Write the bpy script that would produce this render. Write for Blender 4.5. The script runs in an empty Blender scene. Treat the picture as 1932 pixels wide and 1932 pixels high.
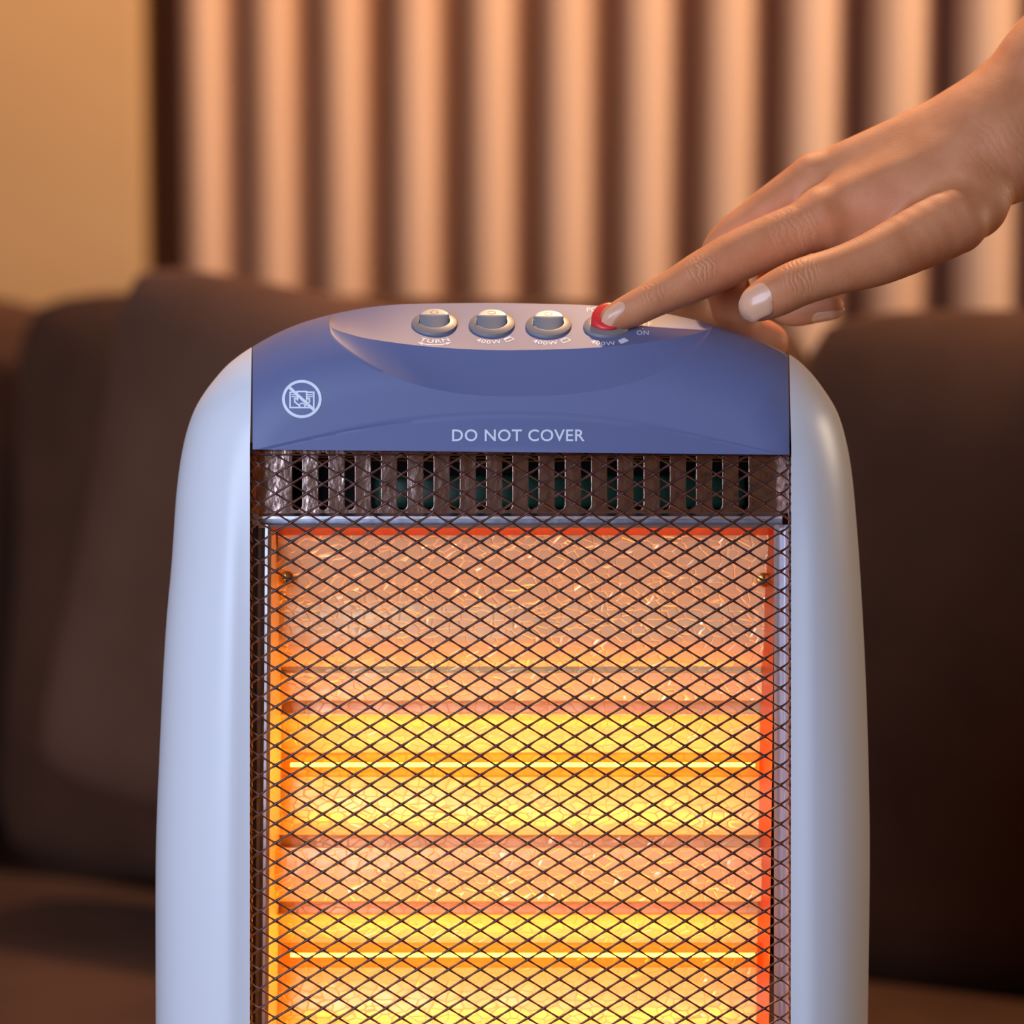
import bpy, bmesh, math, random
import numpy as np
from mathutils import Matrix, Vector

random.seed(4)
SC = bpy.context.scene
COL = SC.collection
S = 0.00024            # metres per photo pixel at the focus distance
DC = 1.30              # camera distance to the heater front
PITCH = math.radians(6.5)
M = Matrix.Translation((0, 0, 0.843)) @ Matrix.Rotation(-PITCH, 4, 'X')   # heater leans back by the pitch
Minv = M.inverted()

# ------------------------------------------------------------------ camera
cam = bpy.data.objects.new('camera', bpy.data.cameras.new('camera'))
COL.objects.link(cam)
cam.matrix_world = M @ Matrix.Translation((0, -DC, 0)) @ Matrix.Rotation(math.radians(90), 4, 'X')
cam.data.sensor_width = 36
cam.data.lens = 36 * DC / (1932 * S)
cam.data.clip_start = 0.05
cam.data.dof.use_dof = True
cam.data.dof.focus_distance = DC + 0.012
cam.data.dof.aperture_fstop = cam.data.lens / 22.0
SC.camera = cam

# ------------------------------------------------------------------ world, lights, exposure
w = bpy.data.worlds.new('world'); SC.world = w; w.use_nodes = True
w.node_tree.nodes['Background'].inputs[0].default_value = (0.30, 0.175, 0.105, 1)
w.node_tree.nodes['Background'].inputs[1].default_value = 0.34
SC.view_settings.view_transform = 'Standard'
SC.view_settings.look = 'None'
SC.view_settings.exposure = 0.0
SC.view_settings.gamma = 1.0
SC.view_settings.use_curve_mapping = False
SC.cycles.use_denoising = True
SC.cycles.sample_clamp_indirect = 6.0
SC.cycles.max_bounces = 8
SC.cycles.transparent_max_bounces = 12


def area(name, loc, target, size, col, power, sy=None, spread=None):
    l = bpy.data.lights.new(name, 'AREA')
    l.size = size
    if sy:
        l.shape = 'RECTANGLE'; l.size_y = sy
    l.color = col; l.energy = power
    if spread: l.spread = math.radians(spread)
    o = bpy.data.objects.new(name, l); COL.objects.link(o)
    o.location = loc
    o.rotation_euler = (Vector(target) - Vector(loc)).to_track_quat('-Z', 'Y').to_euler()
    return o


# daylight from the window behind the photographer's left shoulder
area('window_daylight', (-0.80, -1.40, 1.28), (0, 0, 0.8), 1.0, (0.60, 0.73, 1.0), 28, 0.95)
# warm ceiling spotlight above and behind the heater
area('ceiling_spot', (0.22, 1.12, 2.5), (0, 0.03, 0.9), 0.09, (1.0, 0.60, 0.32), 6.3, spread=80)
# warm downlights washing the slatted wall
area('wall_wash', (1.2, 0.55, 2.5), (0.3, 2.6, 1.4), 0.35, (1.0, 0.78, 0.57), 27, spread=110)
# added warm fill, standing in for wall bounce on the right shell edge
area('side_fill', (1.25, 0.45, 1.15), (0.1, 0.05, 0.8), 0.30, (1.0, 0.80, 0.60), 4.2)
area('wall_wash', (0.15, 1.2, 2.5), (-0.8, 3.2, 1.0), 0.35, (1.0, 0.56, 0.22), 11, spread=110)


# ------------------------------------------------------------------ helpers
def L(x, y, d):
    """photo pixel + depth behind the heater front -> heater coordinates"""
    k = 1 + d / DC
    return ((x - 966) * S * k, d, (966 - y) * S * k)


def Larr(x, y, d):
    x = np.asarray(x, float); y = np.asarray(y, float); d = np.asarray(d, float)
    x, y, d = np.broadcast_arrays(x, y, d)
    k = 1 + d / DC
    return np.stack([(x - 966) * S * k, d, (966 - y) * S * k], -1)


def mat(name, base, rough=0.5, metal=0.0, **kw):
    m = bpy.data.materials.new(name); m.use_nodes = True
    b = m.node_tree.nodes['Principled BSDF']
    b.inputs['Base Color'].default_value = (*base, 1)
    b.inputs['Roughness'].default_value = rough
    b.inputs['Metallic'].default_value = metal
    for k, v in kw.items():
        b.inputs[k.replace('_', ' ')].default_value = v
    return m


def nd(m, t, **props):
    n = m.node_tree.nodes.new(t)
    for k, v in props.items():
        setattr(n, k, v)
    return n


def lk(m, a, ao, b, bi):
    m.node_tree.links.new(a.outputs[ao], b.inputs[bi])


def coords(m, scale=(1, 1, 1)):
    tc = nd(m, 'ShaderNodeTexCoord'); mp = nd(m, 'ShaderNodeMapping')
    mp.inputs['Scale'].default_value = scale
    lk(m, tc, 'Object', mp, 'Vector')
    return mp


def add_bump(m, scale, strength, dist=0.001, detail=2, vec=None, kind='ShaderNodeTexNoise', out='Fac'):
    b = m.node_tree.nodes['Principled BSDF']
    vec = vec or coords(m)
    n = nd(m, kind); n.inputs['Scale'].default_value = scale
    if 'Detail' in n.inputs: n.inputs['Detail'].default_value = detail
    bp = nd(m, 'ShaderNodeBump'); bp.inputs['Strength'].default_value = strength
    bp.inputs['Distance'].default_value = dist
    lk(m, vec, 'Vector', n, 'Vector'); lk(m, n, out, bp, 'Height'); lk(m, bp, 'Normal', b, 'Normal')
    return n, bp


def tint(m, c1, c2, scale, lo=0.35, hi=0.65, vec=None, detail=3):
    b = m.node_tree.nodes['Principled BSDF']
    vec = vec or coords(m)
    n = nd(m, 'ShaderNodeTexNoise'); n.inputs['Scale'].default_value = scale; n.inputs['Detail'].default_value = detail
    r = nd(m, 'ShaderNodeValToRGB')
    r.color_ramp.elements[0].position = lo; r.color_ramp.elements[0].color = (*c1, 1)
    r.color_ramp.elements[1].position = hi; r.color_ramp.elements[1].color = (*c2, 1)
    lk(m, vec, 'Vector', n, 'Vector'); lk(m, n, 'Fac', r, 'Fac'); lk(m, r, 'Color', b, 'Base Color')
    return n, r


def mesh_obj(name, verts, faces, m, parent=None, smooth=True, sharp=35, merge=1e-6, recalc=True):
    bm = bmesh.new()
    vs = [bm.verts.new(tuple(map(float, v))) for v in verts]
    for f in faces:
        ff = [vs[i] for i in f]
        if len(set(ff)) < 3: continue
        try: bm.faces.new(ff)
        except ValueError: pass
    if merge: bmesh.ops.remove_doubles(bm, verts=bm.verts, dist=merge)
    if recalc: bmesh.ops.recalc_face_normals(bm, faces=bm.faces)
    return bm_obj(name, bm, m, parent, smooth, sharp)


def bm_obj(name, bm, m, parent=None, smooth=True, sharp=35):
    if smooth:
        a = math.radians(sharp)
        for f in bm.faces: f.smooth = True
        for e in bm.edges:
            if len(e.link_faces) == 2 and e.calc_face_angle(0) > a: e.smooth = False
    me = bpy.data.meshes.new(name); bm.to_mesh(me); bm.free()
    me.materials.append(m)
    o = bpy.data.objects.new(name, me); COL.objects.link(o)
    if parent: o.parent = parent
    return o


def grid_faces(nu, nv, off=0, closeu=False):
    F = []
    for i in range(nu if closeu else nu - 1):
        for j in range(nv - 1):
            a = off + i * nv + j; b = off + ((i + 1) % nu) * nv + j
            F.append((a, a + 1, b + 1, b))
    return F


def rounded_box(bm, c, size, r, seg=3, mtx=None):
    g = bmesh.ops.create_cube(bm, size=1.0)
    vs = g['verts']
    for v in vs: v.co = Vector((v.co.x * size[0], v.co.y * size[1], v.co.z * size[2]))
    es = list({e for v in vs for e in v.link_edges})
    r = min(r, min(size) * 0.49)
    res = bmesh.ops.bevel(bm, geom=es, offset=r, segments=seg, affect='EDGES', profile=0.5)
    allv = {v for f in res['faces'] for v in f.verts} | {v for v in vs if v.is_valid}
    for v in allv:
        v.co += Vector(c)
        if mtx is not None: v.co = mtx @ v.co


def box_obj(name, c, size, r, m, parent=None, mtx=None, seg=3):
    bm = bmesh.new(); rounded_box(bm, c, size, r, seg, mtx)
    return bm_obj(name, bm, m, parent)


def tube(V, F, pts, radii, n=8, cap=True):
    pts = [Vector(p) for p in pts]
    off = len(V)
    up = None
    for i, p in enumerate(pts):
        t = (pts[min(i + 1, len(pts) - 1)] - pts[max(i - 1, 0)]).normalized()
        if up is None:
            up = Vector((0, 1, 0)) if abs(t.y) < 0.9 else Vector((1, 0, 0))
        a = t.cross(up).normalized(); b = a.cross(t).normalized(); up = b
        r = radii[i] if hasattr(radii, '__len__') else radii
        for k in range(n):
            q = 2 * math.pi * k / n
            V.append(tuple(p + a * (r * math.cos(q)) + b * (r * math.sin(q))))
    for i in range(len(pts) - 1):
        for k in range(n):
            A = off + i * n + k; B = off + i * n + (k + 1) % n
            F.append((A, B, B + n, A + n))
    if cap:
        F.append(tuple(off + k for k in range(n))[::-1])
        F.append(tuple(off + (len(pts) - 1) * n + k for k in range(n)))


def lathe(profile, n=48):
    V, F = [], []
    for (r, h) in profile:
        for k in range(n):
            q = 2 * math.pi * k / n
            V.append((r * math.cos(q), r * math.sin(q), h))
    for i in range(len(profile) - 1):
        for k in range(n):
            a = i * n + k; b = i * n + (k + 1) % n
            F.append((a, b, b + n, a + n))
    return V, F


def tag(o, label, cat=None, group=None, kind=None):
    if label: o['label'] = label
    if cat: o['category'] = cat
    if group: o['group'] = group
    if kind: o['kind'] = kind
    return o


def ray_y(px, py, yw):
    """world point where the ray of a photo pixel meets world plane y = yw"""
    d = M.to_3x3() @ Vector(((px - 966) * S / DC, 1, (966 - py) * S / DC))
    c = M @ Vector((0, -DC, 0))
    return c + d * ((yw - c.y) / d.y)


def ray_plane(px, py, p0, n):
    d = M.to_3x3() @ Vector(((px - 966) * S / DC, 1, (966 - py) * S / DC))
    c = M @ Vector((0, -DC, 0))
    return c + d * ((Vector(p0) - c).dot(n) / d.dot(n))


# ------------------------------------------------------------------ materials
blue = mat('blue_grey_plastic', (0.150, 0.170, 0.335), 0.50)
blue.node_tree.nodes['Principled BSDF'].inputs['Specular IOR Level'].default_value = 0.36
add_bump(blue, 3500, 0.10, 0.00015, 1)
white = mat('white_plastic', (0.78, 0.79, 0.84), 0.36)
add_bump(white, 60, 0.04, 0.001, 1)
ringm = mat('silver_grey_paint', (0.30, 0.28, 0.29), 0.42, 0.25)
capm = mat('metallic_grey_cap', (0.29, 0.31, 0.36), 0.38, 0.3)
redm = mat('red_plastic', (0.80, 0.035, 0.035), 0.38)
printm = mat('white_print', (0.80, 0.84, 0.95), 0.5)
blackm = mat('black_inside', (0.006, 0.006, 0.007), 0.7)
greenm = mat('dark_green_housing', (0.03, 0.13, 0.08), 0.35)
wirem = mat('black_wire_enamel', (0.055, 0.012, 0.007), 0.36, 0.0)
wirem.node_tree.nodes['Principled BSDF'].inputs['Coat Weight'].default_value = 0.3
goldm = mat('brass_wire', (0.70, 0.36, 0.08), 0.3, 1.0)

chrome = mat('mottled_chrome', (0.55, 0.38, 0.33), 0.16, 1.0)
add_bump(chrome, 120, 0.35, 0.0012, 4, vec=coords(chrome, (1.0, 1, 0.6)))
chrome2 = mat('bright_chrome', (0.85, 0.85, 0.90), 0.28, 1.0)
add_bump(chrome2, 90, 0.25, 0.0006, 3, vec=coords(chrome2, (1.5, 1, 0.3)))
lit_strip = mat('bright_reflection_strip', (1.0, 0.93, 0.78), 0.4, 0.3)  # pale tone puts the left wall's bright reflection into the colour
dim_strip = mat('dim_reflection_strip', (0.45, 0.07, 0.006), 0.42, 0.8)  # dark red stands in for dim reflections on the top and right walls

refl = mat('embossed_reflector', (1.0, 0.76, 0.42), 0.34, 0.35)
vec = coords(refl, (0.75, 0.75, 1.25))
nz = nd(refl, 'ShaderNodeTexNoise'); nz.inputs['Scale'].default_value = 60
mx = nd(refl, 'ShaderNodeMixRGB'); mx.inputs[0].default_value = 0.0035
lk(refl, vec, 'Vector', nz, 'Vector'); lk(refl, vec, 'Vector', mx, 1); lk(refl, nz, 'Color', mx, 2)
vo = nd(refl, 'ShaderNodeTexVoronoi', feature='DISTANCE_TO_EDGE'); vo.inputs['Scale'].default_value = 200
vo.inputs['Randomness'].default_value = 0.75
lk(refl, mx, 'Color', vo, 'Vector')
cr = nd(refl, 'ShaderNodeValToRGB'); cr.color_ramp.elements[0].position = 0.0; cr.color_ramp.elements[1].position = 0.055
lk(refl, vo, 'Distance', cr, 'Fac')
n2 = nd(refl, 'ShaderNodeTexNoise'); n2.inputs['Scale'].default_value = 45; n2.inputs['Detail'].default_value = 3
lk(refl, vec, 'Vector', n2, 'Vector')
bp1 = nd(refl, 'ShaderNodeBump'); bp1.inputs['Strength'].default_value = 0.35; bp1.inputs['Distance'].default_value = 0.004
lk(refl, n2, 'Fac', bp1, 'Height')
bp2 = nd(refl, 'ShaderNodeBump'); bp2.inputs['Strength'].default_value = 0.55; bp2.inputs['Distance'].default_value = 0.0007
lk(refl, cr, 'Color', bp2, 'Height'); lk(refl, bp1, 'Normal', bp2, 'Normal')
lk(refl, bp2, 'Normal', refl.node_tree.nodes['Principled BSDF'], 'Normal')

fil = bpy.data.materials.new('glowing_filament'); fil.use_nodes = True
fil.node_tree.nodes.remove(fil.node_tree.nodes['Principled BSDF'])
em = nd(fil, 'ShaderNodeEmission'); em.inputs[0].default_value = (1.0, 0.335, 0.010, 1); em.inputs[1].default_value = 92
lk(fil, em, 0, fil.node_tree.nodes['Material Output'], 'Surface')

glass = bpy.data.materials.new('quartz_glass'); glass.use_nodes = True
glass.node_tree.nodes.remove(glass.node_tree.nodes['Principled BSDF'])
tr = nd(glass, 'ShaderNodeBsdfTransparent'); tr.inputs[0].default_value = (1.0, 0.80, 0.52, 1)
gl = nd(glass, 'ShaderNodeBsdfGlossy'); gl.inputs['Roughness'].default_value = 0.08
fr = nd(glass, 'ShaderNodeFresnel'); fr.inputs[0].default_value = 1.22
ms = nd(glass, 'ShaderNodeMixShader')
fm = nd(glass, 'ShaderNodeMath', operation='MULTIPLY'); fm.inputs[1].default_value = 0.35
lk(glass, fr, 0, fm, 0); lk(glass, fm, 0, ms, 0); lk(glass, tr, 0, ms, 1); lk(glass, gl, 0, ms, 2)
lk(glass, ms, 0, glass.node_tree.nodes['Material Output'], 'Surface')

plaster = mat('tan_wall_paint', (0.66, 0.44, 0.235), 0.85)
tint(plaster, (0.50, 0.285, 0.125), (0.56, 0.335, 0.16), 1.2)
wood = mat('pale_wood_slat', (0.74, 0.48, 0.33), 0.55)
tint(wood, (0.72, 0.40, 0.23), (0.80, 0.48, 0.30), 3.0, vec=coords(wood, (6, 6, 0.4)))
darkwood = mat('dark_red_brown_board', (0.13, 0.036, 0.006), 0.6)
fabric = mat('brown_sofa_fabric', (0.125, 0.062, 0.038), 0.9)
tint(fabric, (0.086, 0.030, 0.012), (0.122, 0.046, 0.020), 9)
add_bump(fabric, 500, 0.3, 0.001, 2)
fabric2 = mat('warm_brown_pillow_fabric', (0.17, 0.085, 0.05), 0.9)
tint(fabric2, (0.13, 0.052, 0.026), (0.175, 0.075, 0.042), 7)
floorm = mat('brown_floor', (0.16, 0.09, 0.05), 0.5)
tint(floorm, (0.13, 0.07, 0.04), (0.20, 0.115, 0.065), 4)
tablem = mat('walnut_table', (0.16, 0.08, 0.04), 0.4)
tint(tablem, (0.12, 0.055, 0.028), (0.20, 0.10, 0.05), 5, vec=coords(tablem, (1, 8, 8)))

# ------------------------------------------------------------------ the room
PSI = math.radians(28.8)
U = Vector((math.cos(PSI), -math.sin(PSI), 0)); N = Vector((-math.sin(PSI), -math.cos(PSI), 0))
D0 = 3.0; PITCHW = 0.0304 * D0
camw = M @ Vector((0, -DC, 0))
W0 = Vector((camw.x + 144.9 / 5416 * D0, camw.y + D0, 0))       # gap start number 5 lies here


def wallpt(u, n, z):
    return W0 + U * u + N * n + Vector((0, 0, z))


def prism(pts2d, z0, z1):
    """closed outline of (u, n) pairs on the slatted wall, swept from z0 to z1"""
    n = len(pts2d); V = [wallpt(a, b, z0) for a, b in pts2d] + [wallpt(a, b, z1) for a, b in pts2d]
    F = [tuple(range(n)), tuple(range(n, 2 * n))] + [(i, (i + 1) % n, n + (i + 1) % n, n + i) for i in range(n)]
    return V, F


V, F = prism([(-1.3, -0.16), (2.4, -0.16), (2.4, -0.06), (-1.3, -0.06)], 0, 2.9)
tag(mesh_obj('wall_back', V, F, plaster, smooth=False), None, kind='structure')
bk = bpy.data.objects.new('slatted_wall_panel', None); COL.objects.link(bk); bk.location = wallpt(0, -0.06, 0)
tag(bk, 'wall panel of tall rounded pale wood slats over dark board behind the sofa', 'wall panel')
V, F = prism([(-0.72, -0.058), (1.35, -0.058), (1.35, -0.045), (-0.72, -0.045)], 0, 2.9)
o = mesh_obj('backing_board', V, F, darkwood, smooth=False)
o.parent = bk; o.matrix_parent_inverse = Matrix.Translation(-bk.location)
SL = 0.064
prof = [(-SL / 2, -0.045)] + [(-SL / 2 * math.cos(a), -0.030 + 0.042 * math.sin(a) ** 0.9) for a in np.linspace(0, math.pi, 19)] + [(SL / 2, -0.045)]
zero = [p[0] for p in prof]
for k in range(-6, 9):
    uc = (k + 0.655) * PITCHW
    V, F = prism([(uc + a, b) for a, b in prof], 0.0, 2.88)
    o = mesh_obj('slat', V, F, wood, sharp=50)
    o.parent = bk; o.matrix_parent_inverse = Matrix.Translation(-bk.location)

# plain tan wall to the left of the slats
e = ray_y(274, 300, 1.98)
bm = bmesh.new()
rounded_box(bm, (e.x - 1.0, 1.98 + 0.06, 1.45), (2.0, 0.12, 2.9), 0.012, 3)
tag(bm_obj('wall_left', bm, plaster), None, kind='structure')
bm = bmesh.new(); rounded_box(bm, (0, -0.3, -0.05), (7.5, 8.0, 0.1), 0.001, 1)
tag(bm_obj('floor', bm, floorm), None, kind='structure')


# ------------------------------------------------------------------ sofa, cushions
def cushion(name, w_, h_, d_, mtx, m, parent=None, puff=0.25, sag=0.0, n=18, seam=True):
    """soft box: w_ wide, h_ high, d_ deep, centre at the origin of mtx"""
    bm = bmesh.new()
    g = bmesh.ops.create_cube(bm, size=2.0)
    bmesh.ops.subdivide_edges(bm, edges=bm.edges[:], cuts=n, use_grid_fill=True)
    for v in bm.verts:
        x, y, z = v.co
        p = 7.0
        rr = (abs(x) ** p + abs(z) ** p) ** (1 / p)
        mxn = max(abs(x), abs(z))
        s_ = mxn / rr if rr > 1e-6 else 1
        X, Z = x * (0.4 + 0.6 * s_), z * (0.4 + 0.6 * s_)
        edge = (1 - X * X) * (1 - Z * Z)
        th = 0.42 + 0.58 * max(edge, 0) ** puff
        Y = y * th
        # round off the rim
        v.co = Vector((X * w_ / 2, Y * d_ / 2, Z * h_ / 2 - sag * (1 - X * X) * h_ * 0.5 * (Z > 0.5)))
    bmesh.ops.smooth_vert(bm, verts=bm.verts, factor=0.5, use_axis_x=True, use_axis_y=True, use_axis_z=True)
    bmesh.ops.smooth_vert(bm, verts=bm.verts, factor=0.5, use_axis_x=True, use_axis_y=True, use_axis_z=True)
    for v in bm.verts: v.co = mtx @ v.co
    return bm_obj(name, bm, m, parent, sharp=80)


def sofamtx(u, n, z, lean=0.0, roll=0.0):
    """frame: x along the sofa, y away from the viewer, z up"""
    R = Matrix((( U.x, -N.x, 0, 0), (U.y, -N.y, 0, 0), (0, 0, 1, 0), (0, 0, 0, 1)))
    return Matrix.Translation(wallpt(u, n, z)) @ R @ Matrix.Rotation(-lean, 4, 'X') @ Matrix.Rotation(roll, 4, 'Y')


sofa = bpy.data.objects.new('sofa', None); COL.objects.link(sofa)
sofa.location = wallpt(-0.15, 0.9, 0)
tag(sofa, 'dark brown fabric sofa standing in front of the slatted wall', 'sofa')
SI = Matrix.Translation(-sofa.location)


def spart(o):
    o.parent = sofa; o.matrix_parent_inverse = SI
    return o


def ucoord(px, py, n):
    p = ray_plane(px, py, wallpt(0, n, 0), N)
    return (p - W0).dot(U), p.z


uL, zL = ucoord(79, 640, 0.68)
uR, zR = ucoord(1530, 640, 0.68)
CW = uR - uL
print('cushion width', CW, 'z', zL, zR, ucoord(200, 597, 0.68), ucoord(1700, 592, 0.68), ucoord(290, 1650, .8), ucoord(1700, 1850, .8))
for u0, sd_ in ((uL - CW / 2, 0.74), (uL + CW / 2, 0.74), (uR + CW / 2 - 0.04, 0.42)):
    cw_ = CW - 0.022 - (0.08 if u0 > uR else 0)
    spart(cushion('back_cushion', cw_, 0.49, 0.20, sofamtx(u0, 0.70, 0.655, 0.10), fabric, n=16, puff=0.26))
    spart(cushion('seat_cushion', cw_ + 0.01, sd_, 0.17, sofamtx(u0, 0.80 + sd_ / 2, 0.37, -math.pi / 2 + 0.03), fabric, n=16, puff=0.14))
uW = 2 * CW
bm = bmesh.new(); rounded_box(bm, (0, 0, 0), (CW * 3 - 0.06, 0.15, 0.60), 0.04, 4, sofamtx((uL + uR) / 2 - 0.04, 0.48, 0.40))
spart(bm_obj('back_frame', bm, fabric))
bm = bmesh.new(); rounded_box(bm, (0, 0, 0), (uW, 0.98, 0.23), 0.03, 4, sofamtx(uL, 1.04, 0.175))
spart(bm_obj('seat_base', bm, fabric))
bm = bmesh.new(); rounded_box(bm, (0, 0, 0), (CW - 0.09, 0.66, 0.23), 0.03, 4, sofamtx(uR + CW / 2 - 0.045, 0.88, 0.175))
spart(bm_obj('seat_base', bm, fabric))
bm = bmesh.new(); rounded_box(bm, (0, 0, 0), (0.15, 1.10, 0.50), 0.05, 4, sofamtx(uL - CW - 0.08, 0.98, 0.31))
spart(bm_obj('armrest', bm, fabric))
for uu, nn in ((uL - CW + 0.08, 0.6), (uL - CW + 0.08, 1.45), (uR - 0.1, 1.45), (uR + CW - 0.15, 0.6), (uR + CW - 0.15, 1.15)):
    bm = bmesh.new(); rounded_box(bm, (0, 0, 0), (0.06, 0.06, 0.06), 0.01, 2, sofamtx(uu, nn, 0.03))
    spart(bm_obj('leg', bm, darkwood))

# throw pillow leaning against the middle back cushion; its corner shows at (270, 530)
pn = 0.93
uc, zc = ucoord(268, 525, pn - 0.03)
ps = 0.395; rl = math.radians(9)
cu = uc + 0.020 + ps / 2 * (math.cos(rl) - math.sin(rl)) * 0.97
cz = zc + 0.010 - ps / 2 * (math.cos(rl) + math.sin(rl)) * 0.97
o = cushion('throw_pillow', ps, ps, 0.15, sofamtx(cu, pn, cz, 0.13, rl), fabric2, puff=0.30, n=16)
tag(o, 'large brown throw pillow tilted against the sofa back, left of the heater', 'pillow')

# ------------------------------------------------------------------ low table under the heater (just below the frame)
TZ = 0.385
tb = bpy.data.objects.new('coffee_table', None); COL.objects.link(tb); tb.location = (0, 0.03, 0)
tag(tb, 'low dark wooden table the heater stands on', 'table')
box_obj('tabletop', (0, -0.012, TZ - 0.016), (0.37, 0.265, 0.032), 0.006, tablem, tb)
for sx in (-1, 1):
    for sy in (-1, 1):
        box_obj('leg', (sx * 0.15, sy * 0.085, (TZ - 0.032) / 2), (0.045, 0.045, TZ - 0.032), 0.005, tablem, tb)

# ------------------------------------------------------------------ heater outline and depth field
def catmull(pts, n=10):
    P = np.array(pts, float); P = np.vstack([2 * P[0] - P[1], P, 2 * P[-1] - P[-2]]); out = []
    for i in range(1, len(P) - 2):
        for t in np.linspace(0, 1, n, endpoint=False):
            a, b, c, d = P[i - 1:i + 3]
            out.append(0.5 * ((2 * b) + (c - a) * t + (2 * a - 5 * b + 4 * c - d) * t * t + (3 * b - a - 3 * c + d) * t ** 3))
    out.append(P[-2]); return np.array(out)


left_o = [(300, 2640), (296, 2300), (294, 1932), (294, 1620), (301, 1420), (312, 1200), (324, 1060), (333, 930), (345, 845), (362, 785), (385, 742), (420, 698), (447, 674), (475, 655)]
top_o = [(520, 630), (562, 612), (600, 600), (650, 588), (720, 577), (800, 573), (960, 572), (1130, 577), (1230, 588), (1300, 601), (1360, 618), (1430, 642), (1488, 668)]
right_o = [(1520, 693), (1548, 726), (1578, 774), (1596, 830), (1608, 900), (1617, 1000), (1624, 1100), (1632, 1250), (1638, 1420), (1641, 1620), (1637, 1932), (1630, 2300), (1624, 2640)]
OUT = catmull(left_o + top_o + right_o, 8)
kl = 8 * (len(left_o) - 1); kr = 8 * (len(left_o) + len(top_o) - 1)
OL = OUT[:kl + 1][::-1]        # top -> bottom
OT = OUT[kl:kr + 1]
ORr = OUT[kr:]
DM = 0.045; RR = 165.0


def odist(x, y):
    x = np.asarray(x, float); y = np.asarray(y, float)
    sh = x.shape; P = np.stack([x.ravel(), y.ravel()], -1)[:, None, :]
    A = OUT[:-1][None]; B = OUT[1:][None]
    out = np.empty(P.shape[0])
    for s in range(0, len(out), 4000):
        p = P[s:s + 4000]; ab = B - A
        t = np.clip(((p - A) * ab).sum(-1) / (ab * ab).sum(-1), 0, 1)
        out[s:s + 4000] = np.sqrt((((A + ab * t[..., None]) - p) ** 2).sum(-1)).min(1)
    return out.reshape(sh)


def gdepth(x, y):
    q = np.clip(1 - odist(x, y) / RR, 0, 1)
    n = 2.1
    d = DM * (1 - np.clip(1 - q ** n, 0, 1) ** (1 / n))
    x = np.asarray(x, float)
    # soft fold line running down both side shells
    f = np.where(x < 966, np.clip((x - 425) / 47, 0, 1), np.clip((1540 - x) / 47, 0, 1))
    f = np.where((x < 474) | (x > 1489), f * f * (3 - 2 * f) * 0.0022, 0.0022)
    fade = np.clip((np.asarray(y, float) - 800) / 250, 0, 1)
    return d + f * fade * ((x < 474) | (x > 1489))


Fp = catmull([(621, 614), (632, 621), (655, 629), (700, 640), (800, 653), (900, 659.5), (980, 660.5), (1100, 657), (1200, 649), (1290, 635), (1330, 625), (1344, 619)], 8)
Cp = catmull([(621, 614), (626, 630), (645, 651), (690, 684), (740, 710), (800, 730), (880, 744), (965, 748), (1060, 745), (1150, 733), (1230, 709), (1290, 677), (1326, 646), (1344, 619)], 8)
LX0, LX1 = 621.0, 1344.0
Ap = catmull([(474, 848), (560, 828), (650, 808), (740, 792), (850, 780), (966, 776), (1100, 782), (1220, 797), (1340, 822), (1440, 845), (1490, 858)], 8)


def fT(x): return np.interp(x, OT[:, 0], OT[:, 1])
def fF(x): return np.where(x < LX0, 614 + (LX0 - x) * 0.55, np.where(x > LX1, 619 + (x - LX1) * 0.5, np.interp(x, Fp[:, 0], Fp[:, 1])))
def fC(x): return np.where((x < LX0) | (x > LX1), fF(x), np.interp(x, Cp[:, 0], Cp[:, 1]))
def fA(x): return np.interp(x, Ap[:, 0], Ap[:, 1])
def fB(x): return 848 + (x - 474) * (10 / 1016.0)
def lensw(x): return np.sqrt(np.clip(np.sin(np.pi * np.clip((x - LX0) / (LX1 - LX0), 0, 1)), 0, 1))


def hdepth(x, y):
    """depth of the front skin of the top housing"""
    x = np.asarray(x, float); y = np.asarray(y, float); x, y = np.broadcast_arrays(x, y)
    g = gdepth(x, y)
    F_ = fF(x); C_ = fC(x); T_ = fT(x); A_ = fA(x); B_ = fB(x); wv = lensw(x)
    dC = gdepth(x, C_); dF = gdepth(x, F_) + 0.0052 * wv
    dT = DM
    inl = (x > LX0) & (x < LX1)
    tC = np.clip((C_ - y) / np.maximum(C_ - F_, 1), 0, 1)
    mid = dC + (dF - dC) * (tC + 0.06 * np.sin(np.pi * tC) * wv)
    tp = np.clip((F_ - y) / np.maximum(F_ - T_, 1), 0, 1)
    pan = dF + (dT - dF) * tp
    out = np.where(inl & (y < F_), pan, np.where(inl & (y < C_), mid, g))
    below = np.clip((y - A_) / 9.0, 0, 1); below = below * below * (3 - 2 * below)
    out = out + below * 0.0014 - np.clip((y - A_) / 72.0, 0, 1) * 0.0066
    return out


# ------------------------------------------------------------------ heater
heater = bpy.data.objects.new('electric_heater', None); COL.objects.link(heater)
heater.matrix_world = M
tag(heater, 'white and blue-grey upright electric heater with glowing orange reflector behind black mesh', 'heater')


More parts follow.
